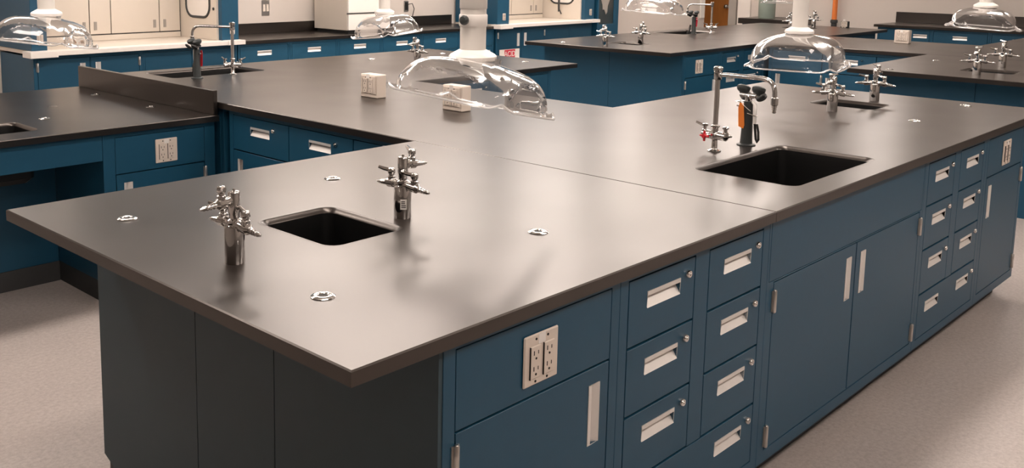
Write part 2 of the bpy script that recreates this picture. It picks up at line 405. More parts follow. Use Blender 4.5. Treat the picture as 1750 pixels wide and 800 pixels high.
# cross arm of the front island, left face (front looks towards -X)
AF = XA+F
def arm_open(w):
    e = (.03, .49, .95, w-.02); o = []
    for i in range(3):
        o += [('drawer', e[i], e[i+1], .684, .860, {'pulls': ('c',)}), ('door', e[i], e[i+1], .14, .684, {'side': 'R' if i < 2 else 'L'})]
    return o
cabinet('blue three-drawer base cabinet under the cross arm, facing left behind the near worktop', (AF, 2.86, 0), -pi/2, 1.36, arm_open(1.36), 1.3)
obj_c = cabinet('plain blue base at the far end of the front island cross arm', (AF, 4.37, 0), -pi/2, 1.46, [], 1.3)
# back bench, right half: faces the front bench
cabinet('blue drawer cabinet of the back bench, behind the big clear hood', (s3, Y2+F, 0), 0, s4-s3, drw(s4-s3), 1.43)
cabinet('blue base cupboard at the right end of the back bench', (s4, Y2+F, 0), 0, s5-s4, cup(s5-s4, None, 'R'), 1.43)

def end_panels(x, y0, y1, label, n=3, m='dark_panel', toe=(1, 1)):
    """tall panels closing the end of a bench; the outside looks towards -X"""
    t = thing('end_panel', label, 'panel', (x, y0, 0)); w = (y1-y0)/n
    ys = [0, .545*(y1-y0)/1.44, .892*(y1-y0)/1.44, y1-y0] if n == 3 else [i*w for i in range(n+1)]
    for i in range(n):
        a, b = ys[i]+.0025, ys[i+1]-.0025
        bm = bmesh.new(); pts = [(a, .1), (b, .1), (b, H-TK), (a, H-TK)]
        if i == n-1 and toe[1]: pts = [(a, 0), (b-.055, 0), (b-.055, .08), (b, .102), (b, H-TK), (a, H-TK)]
        elif i == 0 and toe[0]: pts = [(a+.055, 0), (b, 0), (b, H-TK), (a, H-TK), (a, .102), (a+.055, .08)]
        else: pts = [(a, 0), (b, 0), (b, H-TK), (a, H-TK)]
        f0 = [bm.verts.new((-.012, p[0], p[1])) for p in pts]; f1 = [bm.verts.new((-.0005, p[0], p[1])) for p in pts]
        bm.faces.new(f0); bm.faces.new(f1[::-1])
        for k in range(len(pts)): bm.faces.new((f0[k], f0[(k+1) % len(pts)], f1[(k+1) % len(pts)], f1[k]))
        obj('panel', bm, m, t, bev=.001)
    return t
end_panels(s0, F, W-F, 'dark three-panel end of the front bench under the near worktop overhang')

# ------------------------------------------------------------------ worktops with sinks
def sink_hole(x0, x1, y0, y1): return rrect(x0+.004, x1-.004, y0+.004, y1-.004, .04)
SMALL = (.438, .706, .590, .925); BIG = (1.955, 2.637, .098, .482)
def small_at(rgt, top):
    x0, x1, y0, y1 = SMALL
    if rgt: x0, x1 = L-x1, L-x0
    return (x0, x1, y0+top*Y2, y1+top*Y2)
BIG2 = (L-BIG[1], L-BIG[0], Y3-BIG[3], Y3-BIG[2])
def sink(r, label, loc, z=H, r0=.04):
    x0, x1, y0, y1 = r; cx, cy = (x0+x1)/2, (y0+y1)/2; t = thing('sink', label, 'sink', (loc[0]+cx, loc[1]+cy, z), 0)
    a, b = (x1-x0)/2, (y1-y0)/2; bm = bmesh.new(); loops = []
    for off, zz in ((-.0165, -.014), (-.018, -.03), (-.026, -.22), (-.05, -.245)):
        loops.append([bm.verts.new((p[0], p[1], zz)) for p in rrect(-a-off, a+off, -b-off, b+off, max(.02, r0+off*.5))])
    for p, q in zip(loops, loops[1:]):
        for i in range(len(p)): bm.faces.new((p[i], p[(i+1) % len(p)], q[(i+1) % len(q)], q[i]))
    bm.faces.new(loops[-1][::-1])
    bmesh.ops.recalc_face_normals(bm, faces=bm.faces)
    link('basin', to_mesh(bm, 'basin', M['sink'], True), t)
    rim = bmesh.new(); lp = []
    for off, zz in ((.0022, .0003), (-.0015, .0007), (-.0050, -.0005), (-.0070, -.002), (-.0095, -.0045), (-.014, -.0085), (-.0165, -.0138)):
        lp.append([rim.verts.new((p[0], p[1], zz)) for p in rrect(-a-off, a+off, -b-off, b+off, max(.02, r0+off*.5))])
    for p, q in zip(lp, lp[1:]):
        for i in range(len(p)): rim.faces.new((p[i], p[(i+1) % len(p)], q[(i+1) % len(p)], q[i]))
    obj('rim', rim, 'epoxy', t, smooth=True)
    obj('drain', lathe([(.03, -.246), (.032, -.243), (.022, -.242), (.01, -.246)], (0, 0, 0), (0, 0, 1), 16), 'steel', t, smooth=True)
    return t
def worktop(ox, label, left_full):
    t = thing('worktop', label, 'worktop', (ox, 0, 0)); g = .0007
    def s(poly, *hs): obj('slab', slab(poly, [sink_hole(*h) for h in hs]), 'epoxy', t)
    s(rect(0, XA-g, 0, W), small_at(0, 0))
    s([(XA+g, 0), (L, 0), (L, W), (XB, W), (XB, Y2), (L, Y2), (L, Y3), (XA+g, Y3)], BIG, BIG2, small_at(1, 0), small_at(1, 1))
    if left_full: s(rect(0, XA-g, Y2, Y3), small_at(0, 1))
    return t
worktop(0, 'large black H-shaped worktop in the foreground with sinks and chrome turrets', False)
OX = 5.83
worktop(OX, 'black H-shaped worktop of the second island farther back on the right', True)
sink(SMALL, 'small black sink between the two chrome turrets nearest the camera', (0, 0))
sink(BIG, 'large black sink in front of the gooseneck tap and orange-tagged eyewash', (0, 0))
sink(small_at(1, 0), 'small black sink between two turrets at the far right end of the front bench', (0, 0))
sink(small_at(1, 1), 'small black sink on the back bench, partly behind the big hood', (0, 0))
sink(BIG2, 'wide black sink of the back bench beside the end of the black curb', (0, 0))
sink(small_at(0, 1), 'small black sink between two turrets at the left end of the second island', (OX, 0))
sink(small_at(0, 0), 'small black sink between two turrets near the right edge of the photo', (OX, 0))
sink(BIG2, 'black sink on the second island beside its gooseneck tap, before the orange door', (OX, 0))

# lowered counter at the left
ZA = .85
def cz(bm): return bm
SA = (.40, .775, 3.06, 3.36)
t = thing('lowered_worktop', 'lowered black worktop at the left edge with a black curb on it', 'worktop', (0, 0, 0))
obj('slab', slab(rect(0, XA-.003, Y2, Y3), [sink_hole(*SA)], ZA), 'epoxy', t)
obj('curb', box(XA-.0285, XA-.0035, Y2+.012, Y3, ZA, .975), 'epoxy', t, bev=.0015)
sink(SA, 'black sink in the lowered worktop, cut by the left edge of the photo', (0, 0), ZA)
cabinet('blue cupboard with sticker-marked outlet plate under the lowered worktop, beside the kneehole', (1.0, Y2+F, 0), 0, .6, cup(.6, .325, 'R', .06, -.064), 1.43, ZA-TK)
t = thing('kneehole_panel', 'blue kneehole apron and back panel under the lowered worktop at far left', 'panel', (0, Y2+F, 0))
obj('apron', box(0.0, .998, 0, .018, .695, ZA-TK), 'blue', t, bev=.001)
obj('back_panel', box(0.0, .998, .52, .54, 0, ZA-TK), 'blue', t)
obj('side_panel', box(0.0, .02, .02, .52, 0, ZA-TK), 'blue', t)
obj('kick_strip', box(.02, .998, .512, .52, 0, .1), 'rubber', t)

# second island cabinets
cabinet('blue base cupboard with outlet plate at the left end of the second island', (OX+s0, Y2+F, 0), 0, s1-s0, cup(s1-s0, .25, 'L'), 1.43)
cabinet('blue drawer cabinet of the second island beside its outlet cupboard', (OX+s1, Y2+F, 0), 0, s2-s1, drw(s2-s1), 1.43)
cabinet('blue three-drawer cabinet under the second island cross arm', (OX+AF, 2.86, 0), -pi/2, 1.36, arm_open(1.36), 1.3)
cabinet('plain blue base at the far side of the second island', (OX+AF+.004, 4.37, 0), -pi/2, 1.46, [], 1.3)
cabinet('blue base cabinet in the notch at the far right of the second island', (OX+s3, Y2+F, 0), 0, s5-s3, cup(s5-s3, None, 'L'), 1.43)
cabinet('blue base row of the second island beyond the front bench', (OX+s0, F, 0), 0, s5-s0, [], 1.43)
end_panels(OX+s0, Y2+F, Y3-F, 'dark blue end of the second island below its left worktop corner', 2, 'blue')
end_panels(OX+s0, F, W-F, 'dark blue end of the second island behind the far turrets', 2, 'blue')

# ------------------------------------------------------------------ chrome socket discs
def grommet(x, y, z, label, group=None):
    t = thing('rod_socket', label, 'socket', (x, y, z), 0, group)
    link('flange', cached('g1', lambda: to_mesh(finish(lathe([(.027, 0), (.027, .0015), (.022, .0042), (.014, .005), (.011, .003), (.0105, .0022)], seg=28)), 'flange', M['chrome'], True)), t)
    link('socket_hole', cached('g2', lambda: to_mesh(finish(lathe([(.0104, .0008), (.0104, .0029)], seg=18)), 'hole', M['slot'], True)), t)
for x, y, lab in [
    (.203, .33, 'round chrome rod socket nearest the camera, by the front corner of the worktop'),
    (.203, 1.181, 'round chrome rod socket left of the nearest turret, by the left corner'),
    (.935, 1.190, 'round chrome rod socket behind the small near sink, by the back edge'),
    (.932, .333, 'round chrome rod socket below the big clear hood, right of the near sink'),
    (3.69, .33, 'round chrome rod socket right of the large sink, before the far turrets'),
    (4.42, .33, 'round chrome rod socket at the far right end of the front bench'),
    (3.67, 1.18, 'round chrome rod socket behind the far small sink of the front bench')]: grommet(x, y, H, lab)
for x, y, lab in [
    (3.65, 4.05, 'round chrome rod socket on the back bench left of its turret'),
    (4.37, 4.03, 'round chrome rod socket at the rear of the back bench, above the small sink'),
    (4.37, 3.2, 'round chrome rod socket near the pointed right corner of the back bench'),
    (OX+.19, 4.12, 'round chrome rod socket near the left corner of the second island'),
    (OX+.12, 1.26, 'round chrome rod socket at the left tip of the second island right part'),
    (OX+1.06, 1.26, 'round chrome rod socket on the second island right part, before the outlet box')]: grommet(x, y, H, lab)
for x, y, lab in [
    (1.488, 3.987, 'round chrome rod socket on the lowered worktop beside the far part of the curb'),
    (1.487, 3.363, 'round chrome rod socket on the lowered worktop beside the near part of the curb'),
    (.915, 3.352, 'round chrome rod socket on the lowered worktop right of the cut-off sink')]: grommet(x, y, ZA, lab)

# ------------------------------------------------------------------ gas turrets
def cock(par, z, ang, start, handle_ang=0, z_name='hose_valve'):
    """valve with tapered hose nozzle; local +X is the way the nozzle points"""
    def f():
        bm = lathe([(.0115, 0), (.0115, .012), (.0135, .014), (.0135, .034), (.0115, .036), (.0075, .04), (.0085, .046), (.0070, .047), (.0078, .055), (.0062, .056), (.0070, .064), (.0054, .065), (.0058, .073), (.0036, .078), (.003, .082)], (0, 0, 0), (1, 0, -.10), 14)
        lathe([(.0105, 0), (.0105, .012), (.008, .014), (.008, .02)], (.024, 0, .004), (0, 0, 1), 14, bm)
        return to_mesh(finish(bm), 'valve', M['chrome'], True)
    v = link(z_name, cached('cockb', f), par, (start*math.cos(ang), start*math.sin(ang), z), (0, 0, ang))
    def h():
        bm = lathe([(.009, 0), (.011, .003), (.011, .012), (.008, .016), (.002, .017)], (0, 0, 0), (0, 0, 1), 14)
        tube([(0, 0, .009), (.012, 0, .011), (.024, 0, .013), (.038, 0, .017)], [.006, .006, .0055, .004], 8, bm)
        return to_mesh(finish(bm), 'handle', M['chrome'], True)
    link('handle', cached('cockh', h), v, (.024, 0, .023), (0, 0, handle_ang))
    return v
def turret(x, y, label, out, sticker=False, z=H):
    t = thing('gas_turret', label, 'tap', (x, y, z), 0)
    link('column', cached('tc', lambda: to_mesh(finish(lathe([(.024, 0), (.0245, .002), (.0245, .086), (.0235, .089), (.0165, .091), (.0165, .094)], seg=28)), 'column', M['chrome'], True)), t)
    link('stem', cached('ts', lambda: to_mesh(finish(lathe([(.013, .094), (.018, .098), (.018, .104), (.012, .107), (.0125, .118), (.0145, .126), (.0145, .168), (.012, .172), (.004, .173), (.003, .178)], seg=22)), 'stem', M['chrome'], True)), t)
    link('cross_arm', cached('tx', lambda: to_mesh(finish(lathe([(.0105, -.026), (.0115, -.024), (.0115, .024), (.0105, .026)], (0, 0, .094), (0, 1, 0), 16)), 'cross_arm', M['chrome'], True)), t)
    cock(t, .094, pi/2, .022, .5); cock(t, .094, -pi/2, .022, -2.6 if sticker else 2.9)
    cock(t, .150, pi if out < 0 else 0, .010, 1.2)
    if sticker:
        a = math.radians(232)
        o = obj('label_sticker', box(-.009, .009, -.0006, .0004, -.014, .014), 'sticker_white', t, (.0247*math.cos(a), .0247*math.sin(a), .042), (0, 0, a+pi/2))
        bm = bmesh.new()
        for zz in (-.009, -.004, .002, .007): box(-.0065, .0065*(1-.4*(zz > 0)), -.0010, -.0005, zz, zz+.0022, bm)
        obj('label_print', bm, 'slot', o)
    return t
turret(.2, .655, 'chrome gas turret nearest the camera, left of the small near sink', -1)
turret(.772, .685, 'chrome gas turret with white sticker, right of the small near sink', 1, True)
turret(3.69, .711, 'chrome gas turret in front of the far small sink, right of the large sink', -1)
turret(4.25, .722, 'chrome gas turret behind the far small sink, right end of front bench', 1)
turret(3.66, 3.58, 'chrome gas turret on the back bench left of the big hood duct', -1)
turret(4.25, 3.6, 'chrome gas turret on the back bench behind the big hood duct', 1)
turret(OX+.09, 3.59, 'chrome gas turret nearer the left corner of the second island', -1)
turret(OX+.70, 3.63, 'chrome gas turret on the second island behind its small left sink', 1)
turret(OX+.24, .75, 'chrome gas turret nearer the camera at the right edge, before the sink', -1)
turret(OX+.92, .78, 'chrome gas turret farther back at the right edge, behind the sink', 1)
turret(OX+3.66, 3.6, 'chrome gas turret on the far end of the second island, left of the duct', -1)
turret(OX+4.25, 3.6, 'chrome gas turret on the far end of the second island, right of the duct', 1)

# ------------------------------------------------------------------ gooseneck taps
def gooseneck(x, y, ang, label, red=True, z=H):
    t = thing('gooseneck_tap', label, 'tap', (x, y, z), ang)
    obj('base_flange', lathe([(.025, 0), (.025, .004), (.014, .008), (.0115, .012), (.0115, .052)], seg=20), 'chrome', t, smooth=True)
    b = obj('valve_body', lathe([(.012, -.055), (.016, -.052), (.016, -.02), (.013, -.018), (.018, -.012), (.018, .012), (.013, .018), (.016, .02), (.016, .052), (.012, .055)], (0, 0, .062), (1, 0, 0), 16), 'chrome', t, smooth=True)
    obj('bonnet', lathe([(.019, .05), (.021, .056), (.021, .07), (.013, .076), (.011, .09), (.017, .094), (.017, .1), (.009, .104)], seg=18), 'chrome', t, smooth=True)
    obj('riser', lathe([(.0095, .1), (.0095, .29)], seg=16), 'steel', t, smooth=True)
    obj('swivel_head', lathe([(.012, .275), (.0155, .28), (.0155, .305), (.012, .308), (.018, .31), (.018, .322), (.012, .326)], seg=18), 'chrome', t, smooth=True)
    a = [(.0, 0, .295), (.05, 0, .297)] + [(.205, 0, .30)] + [(.205+.045*math.sin(q), 0, .255+.045*math.cos(q)) for q in (.3, .6, .9, 1.2, 1.5)] + [(.252, 0, .235)]
    obj('spout_arm', tube(a, .0085, 12), 'chrome', t, smooth=True)
    obj('serrated_nozzle', lathe([(.0085, 0), (.0125, .003), (.0125, .028), (.0085, .031), (.0095, .037), (.007, .038), (.0085, .046), (.006, .047), (.0075, .055), (.0045, .058)], (.252, 0, .238), (0, 0, -1), 14), 'chrome', t, smooth=True)
    for k, (xx, an) in enumerate(((-.048, -2.5), (.048, -.7))):
        h = obj('handle', lathe([(.011, 0), (.011, .014), (.007, .018), (.007, .026), (.012, .028), (.012, .036), (.003, .038)], (0, 0, 0), (0, 0, 1), 14), 'chrome', t, (xx, 0, .064), smooth=True)
        obj('lever', tube([(0, 0, .031), (.015, 0, .034), (.034, 0, .042)], [.0055, .005, .004], 8), 'chrome', h, rot=(0, 0, an), smooth=True)
    bm = bmesh.new()
    for k in range(4): tube([(0, 0, 0), (.02*math.cos(k*pi/2), 0, .02*math.sin(k*pi/2))], [.006, .004], 8, bm)
    lathe([(.008, -.006), (.01, 0), (.008, .008)], (0, 0, 0), (0, -1, 0), 12, bm)
    h = obj('red_handle' if red else 'cross_handle', bm, 'red' if red else 'chrome', t, (-.02, -.036, .06), smooth=True)
    if red: h['label'] = 'red cross handle'
    obj('valve_stem', lathe([(.006, 0), (.006, .036)], (-.02, 0, .06), (0, -1, 0), 10), 'chrome', t, smooth=True)
    obj('side_outlet', lathe([(.008, 0), (.01, .012), (.007, .014), (.0085, .024), (.006, .026), (.0045, .038)], (.03, .01, .062), (.3, 1, -.1), 12), 'chrome', t, smooth=True)
    return t
gooseneck(2.315, .585, math.radians(-100), 'chrome gooseneck tap with red handle beside the large sink of the front bench')
gooseneck(2.335, 3.865, math.radians(133), 'chrome gooseneck tap on the back bench beside its wide sink', False)
gooseneck(OX+2.34, 3.84, math.radians(133), 'chrome gooseneck tap on the second island in front of the orange door', False)

# ------------------------------------------------------------------ eyewash posts
def eyewash(x, y, ang, label, tag_col=None, lever=True, z=H):
    t = thing('eyewash', label, 'eyewash', (x, y, z), ang)
    obj('post', lathe([(.036, 0), (.036, .004), (.024, .008), (.0225, .03), (.0175, .16), (.017, .175)], seg=22), 'greyplastic', t, smooth=True)
    obj('neck', lathe([(.012, .172), (.014, .178), (.014, .196), (.01, .2)], seg=16), 'chrome', t, smooth=True)
    bm = lathe([(.009, -.036), (.011, -.034), (.011, .034), (.009, .036)], (0, 0, .198), (0, 1, 0), 12)
    obj('yoke', bm, 'chrome', t, smooth=True)
    for s in (-1, 1):
        hd = obj('spray_head', lathe([(.009, 0), (.012, .006), (.023, .014), (.026, .02), (.026, .03), (.02, .035), (.002, .037)], (0, 0, 0), (0, 0, 1), 20), 'greyplastic', t, (.006, s*.033, .2), (0, .35, 0), smooth=True)
        obj('dust_cover', lathe([(.018, 0), (.022, .002), (.022, .008), (.018, .011), (.002, .012)], (.026, 0, .004), (.9, .1*s, -.5), 18), 'blackplastic', hd, smooth=True)
    if tag_col:
        bm = bmesh.new(); pts = [(-.012, .166), (.004, .17), (.010, .15), (.006, .075), (-.016, .068), (-.020, .082)]
        f0 = [bm.verts.new((-.024, p[0]+.018, p[1])) for p in pts]; f1 = [bm.verts.new((-.0225, p[0]+.018, p[1])) for p in pts]
        bm.faces.new(f0); bm.faces.new(f1[::-1])
        for k in range(len(pts)): bm.faces.new((f0[k], f0[(k+1) % 6], f1[(k+1) % 6], f1[k]))
        o = obj('hang_tag', bm, tag_col, t); o['label'] = 'orange inspection tag' if tag_col == 'orange' else 'red and white inspection tag'
        obj('tag_wire', tube([(-.015, .02, .172), (-.024, .012, .165), (-.024, -.01, .150), (-.02, -.024, .14)], .0012, 6), 'steel', t, smooth=True)
    if lever:
        o = obj('squeeze_lever', tube([(0, -.018, .175), (-.002, -.03, .165), (-.004, -.033, .12), (-.006, -.036, .09)], [.007, .0075, .007, .006], 10), 'pull', t, smooth=True); o['label'] = 'pale metal lever'
        ring = [(-.006, -.036, .092), (-.007, -.041, .06), (-.008, -.046, .03), (-.009, -.052, .02), (-.009, -.058, .03), (-.008, -.055, .06), (-.007, -.046, .090)]
        o = obj('lever_grip', tube(ring, .0048, 8), 'blackplastic', t, smooth=True); o['label'] = 'black loop grip'
        obj('pull_pin', tube([(-.02, -.01, .13), (-.018, -.03, .125), (-.014, -.052, .122)], .002, 6), 'chrome', t, smooth=True)
        obj('pin_bar', tube([(0, .015, .15), (0, .05, .152)], .003, 8), 'chrome', t, smooth=True)
    return t
eyewash(2.53, .565, math.radians(-5), 'black eyewash post with orange tag and twin heads beside the large sink', 'orange')
eyewash(2.065, 3.84, math.radians(180), 'dark eyewash post with red tag beside the back bench tap', 'red')
eyewash(OX+2.13, 3.92, math.radians(180), 'dark eyewash post with red tag on the second island near the orange door', 'redprint')

# ------------------------------------------------------------------ power boxes
def power_box(x, y, label, w=.066, d_=.130, h=.122, face='L', m='ivory'):
    t = thing('power_box', label, 'outlet', (x, y, H), 0)
    obj('housing', box(-w/2, w/2, -d_/2, d_/2, 0, h), m, t, bev=.004)
    if 'L' in face: outlet_plate(t, 0, h*.56, d_*.86, h*.78, 0, 0)
    o = [c for c in t.children if c.name.startswith('outlet_plate')][-1]
    o.location = (-w/2, 0, h*.56); o.rotation_euler = (0, 0, -pi/2)
    return t
power_box(2.325, 2.545, 'ivory power box standing alone on the cross arm, left of the big hood')
power_box(2.325, 1.945, 'ivory power box on the cross arm seen through the big clear hood')
power_box(OX+2.65, 2.06, 'white power box with dark socket on the second island cross arm')
power_box(OX+4.5, 3.34, 'small dark power box at the far end of the second island', .05, .085, .075, 'L', 'greyplastic')

# ------------------------------------------------------------------ clear canopy hoods on ducts
def canopy(x, y, zr, yaw, label, tilt=(0, 0), a=.19, h=.15, knob=False, pr=.039, shift=(0, 0)):
    t = thing('canopy_hood', label, 'hood', (x, y, zr), 0, 'clear canopy hoods on ducts over the benches')
    R = Matrix.Translation((shift[0], shift[1], h+.01)) @ Matrix.Rotation(yaw, 4, 'Z') @ Matrix.Rotation(tilt[0], 4, 'Y') @ Matrix.Rotation(tilt[1], 4, 'X') @ Matrix.Translation((0, 0, -h-.01))
    N, K = 112, 28; r0 = .065
    def rr(u, n=4.5): return a/((abs(math.cos(u))**n + abs(math.sin(u))**n)**(1/n))
    def P(u, v, ext=0):
        rad = rr(u)
        r = r0 + (rad-r0)*(1-(1-v)**1.9); z = h*(.90*(1-v**2.5) + .10*(1-v)**3)
        c, s = math.cos(u), math.sin(u)
        lo, hi = sorted((abs(c), abs(s)))                 # every side carries a flat arched panel, set in a little
        q = min(1, lo/hi/.80); za = .66*h*(max(0, 1-q*q)**.5)
        k = max(0, min(1, (za-z)/(.06*h)+.5)); k = k*k*(3-2*k)
        r -= .020*k*(1-v)**.25
        gq = lo/hi; r -= .016*math.sin(pi*min(1, v*1.15))*max(0, (gq-.72)/.28)   # valley along each diagonal
        z += .016*v**4*max(0, (gq-.75)/.25)               # corners curl up
        return Vector(((r+ext)*c, (r+ext)*s, z))
    bm = bmesh.new(); rings = []
    us = [2*pi*k/N for k in range(N)]
    rings.append([bm.verts.new(Vector((r0*math.cos(u), r0*math.sin(u), h+.016))) for u in us])
    for j in range(K+1): rings.append([bm.verts.new(P(u, j/K)) for u in us])
    rings.append([bm.verts.new(P(u, 1, .010) + Vector((0, 0, -.002))) for u in us])
    rings.append([bm.verts.new(P(u, 1, .024) + Vector((0, 0, .002))) for u in us])
    for p, q in zip(rings, rings[1:]):
        for k in range(N): bm.faces.new((p[k], p[(k+1) % N], q[(k+1) % N], q[k]))
    bm.transform(R); obj('dome', bm, 'clear', t, smooth=True)
    bm = bmesh.new(); pts = [P(u, 1, .024) + Vector((0, 0, .002)) for u in us]; rg = []
    for k in range(N):
        d_ = (pts[(k+1) % N]-pts[k-1]).normalized(); X = Vector((0, 0, 1)).cross(d_).normalized(); Z = d_.cross(X)
        rg.append([bm.verts.new(pts[k] + (X*math.cos(q*pi/3) + Z*math.sin(q*pi/3))*.0042) for q in range(6)])
    for k in range(N):
        for q in range(6): bm.faces.new((rg[k][q], rg[k][(q+1) % 6], rg[(k+1) % N][(q+1) % 6], rg[(k+1) % N][q]))
    bm.transform(R); obj('rim', bm, 'clear_edge', t, smooth=True)
    top = Vector((0, 0, h+.02))
    bm = lathe([(.067, h+.002), (.071, h+.005), (.072, h+.016), (.067, h+.022), (.050, h+.031), (pr+.002, h+.036)], seg=40)
    obj('flange', bm, 'white', t, smooth=True)
    z1 = top.z + .015
    dz = 1.43-zr if knob else z1+.16
    obj('duct', lathe([(pr, 0), (pr, CEIL-zr-z1)], (top.x, top.y, z1), (0, 0, 1), 32), 'duct', t, smooth=True)
    obj('clamp_ring', lathe([(pr+.002, 0), (pr+.0035, .003), (pr+.0035, .033), (pr+.002, .036)], (top.x, top.y, dz), (0, 0, 1), 32), 'white', t, smooth=True)
    obj('joint_sleeve', lathe([(pr+.001, 0), (pr+.0022, .002), (pr+.0022, .06)], (top.x, top.y, dz+.052), (0, 0, 1), 32), 'duct', t, smooth=True)
    if knob:
        dv = Vector((-.87, -.12, 0)).normalized()
        o = obj('damper_knob', lathe([(.008, 0), (.014, .004), (.015, .012), (.011, .018), (.002, .02)], Vector((top.x, top.y, dz+.02)) + dv*(pr), dv, 16), 'greyplastic', t, smooth=True); o['label'] = 'grey green damper knob'
    return t
rad = math.radians
canopy(1.105, .735, 1.195, rad(15), 'big clear canopy hood on a grey duct over the front bench, nearest the camera', (rad(11), rad(6)), knob=True, h=.13, a=.197, shift=(.016, -.018))
canopy(3.86, .975, 1.105, rad(11), 'clear canopy hood hanging over the gooseneck tap and far turrets', (rad(-2), rad(0)), h=.165, a=.215)
canopy(.93, 3.31, 1.215, rad(39), 'clear canopy hood over the lowered worktop in the upper left corner', (rad(6), rad(5)), h=.13)
canopy(3.63, 3.89, 1.10, rad(5), 'clear canopy hood over the back bench, before the white counter cabinet', (rad(-4), rad(-6)), h=.15, a=.19)
canopy(5.55, 2.88, 1.245, rad(14), 'clear canopy hood at the top of the photo before the bare beige wall', (rad(3), rad(3)), h=.13, a=.2)
canopy(6.1, .74, 1.225, rad(15), 'clear canopy hood in the upper right corner over the second island', (0, rad(3)), h=.13, a=.195)
canopy(9.62, 3.79, 1.20, rad(20), 'farthest clear canopy hood, its rim just showing left of the right-hand duct', (0, 0), h=.13)

# ------------------------------------------------------------------ back wall row
YB = 5.97
def wall_counter(x0, x1, label):
    t = thing('worktop', label, 'worktop', (0, 0, 0))
    obj('slab', slab(rect(x0, x1, YB-.025, 6.615), []), 'epoxy', t)
    tag(obj('backsplash', box(x0, x1, 6.595, 6.615, H+.0005, 1.016), 'epoxy', bev=.001), 'long black backsplash strip behind the wall worktop between both fume hoods', 'backsplash')
wall_counter(3.795, 7.165, 'long black wall worktop between the two fume hoods, a white cabinet on it')
ordn = ['first', 'second', 'third', 'fourth', 'fifth', 'sixth']
bw = (7.2-3.79)/6
for i in range(6):
    cabinet('blue wall cabinet with one drawer pull, %s from the left fume hood' % ordn[i], (3.79+i*bw, YB, 0), 0, bw-.002,
            [('drawer', .02, bw-.022, .7, .862, {'pulls': ('c',), 'lock': False}), ('door', .02, bw-.022, .14, .692, {'side': 'L' if i % 2 else 'R'})], .62)
def fume_hood(x0, x1, pl, pr_, label, rot=0):
    t = thing('fume_hood', label, 'fume hood', (x0, YB, 0)); w = x1-x0; zt = 2.45
    obj('left_post', box(0, pl, -.03, .62, .93, zt), 'blue', t, bev=.002)
    obj('right_post', box(w-pr_, w, -.03, .62, .93, zt), 'blue', t, bev=.002)
    bm = box(.10, w-.06, -.11, .02, .895, .930); box(-.05, .16, -.13, .02, .885, .932, bm); box(w-.16, w+.01, -.12, .02, .895, .932, bm)
    obj('sill', bm, 'white', t, bev=.002)
    obj('work_surface', box(.005, w-.005, .02, .62, .90, .928), 'cream', t)
    obj('header', box(pl, w-pr_, -.03, .05, 1.75, zt), 'blue', t)
    obj('roof', box(0, w, -.03, .62, zt, zt+.02), 'blue', t)
    obj('hood_lamp', box(w/2-.45, w/2+.45, .06, .14, 1.76, 1.79), 'lamp', t)
    n = 4; a, b = pl+.02, w-pr_-.03; xs = [a, a+(b-a)*.42, a+(b-a)*.55, a+(b-a)*.86, b]
    for i in range(n):
        p = obj('baffle', box(xs[i]+.004, xs[i+1]-.004, .60, .612, .985, zt-.02), 'cream', t, bev=.002)
        for hx in ((xs[i+1]-.05,) if i % 2 == 0 else (xs[i]+.05,)):
            obj('grip_slot', box(hx-.012, hx+.012, .594, .601, 1.02, 1.09), 'jamb', p)
    obj('lower_baffle', box(a, b, .60, .612, .929, .975), 'cream', t, bev=.002)
    obj('back_sheet', box(pl, w-pr_, .613, .62, .929, zt), 'rubber', t)
    obj('left_liner', box(pl, pl+.012, .03, .612, .929, zt-.01), 'cream', t)
    sd = obj('right_liner', box(w-pr_-.022, w-pr_-.001, .02, .612, .929, zt-.01), 'cream', t)
    X = w-pr_-.024
    ring = []
    for (y_, z_) in rrect(.12, .50, 1.12, 1.62, .1, 5): ring.append((X, y_, z_))
    obj('window_gasket', tube(ring+[ring[0], ring[1]], .011, 8), 'rubber', sd, smooth=True)
    bm = bmesh.new(); bm.faces.new([bm.verts.new((X+.0005, p[1], p[2])) for p in ring]); obj('window_pane', bm, 'white', sd)
    obj('screw_cap', lathe([(.014, 0), (.012, .006)], (X, .06, 1.2), (-1, 0, 0), 10), 'rubber', sd)
    outlet_plate(t, pl*.55, 1.015, .05, .075, -.031, sticker=False)
    outlet_plate(t, w-pr_*.4, 1.02, .05, .075, -.031, sticker=False)
    return t
fume_hood(1.95, 3.78, .12, .17, 'fume hood with white sill and cream liner in the upper left')
fh = fume_hood(7.22, 9.06, .2, .2, 'fume hood with white sill and cream liner in the upper middle')
hoses = thing('hose_bundle', 'dark thin hoses hanging inside the fume hood in the upper middle', 'hose', (8.75, 6.3, 0))
for k, pts in enumerate(([(0, 0, 1.8), (.01, -.04, 1.2), (.0, -.05, 1.05), (.03, -.06, .99)], [(.03, .03, 1.8), (.05, 0, 1.25), (.02, -.02, 1.1), (.0, -.04, 1.02)])):
    obj('hose', tube(pts, .008, 8), 'rubber', hoses, smooth=True)
def hood_base(x0, x1, nm, lab_a, lab_b):
    w1 = .9
    cabinet(lab_a, (x0, YB, 0), 0, w1, [('door', .03, w1/2-.002, .14, .86, {'side': 'L'}), ('door', w1/2+.002, w1-.03, .14, .86, {'side': 'R'})], .62)
    w2 = x1-x0-w1
    cabinet(lab_b, (x0+w1, YB, 0), 0, w2, [('panel', .02, w2/2-.002, .14, .86, {}), ('panel', w2/2+.002, w2-.02, .14, .86, {})], .62)
hood_base(1.97, 3.78, '', 'blue two-door cupboard under the left fume hood sill', 'blue panelled cupboard under the left fume hood, behind the wide sink')
hood_base(7.24, 9.06, '', 'blue two-door acid cupboard under the middle fume hood with a red sign', 'blue panelled cupboard under the middle fume hood, behind the second island corner')
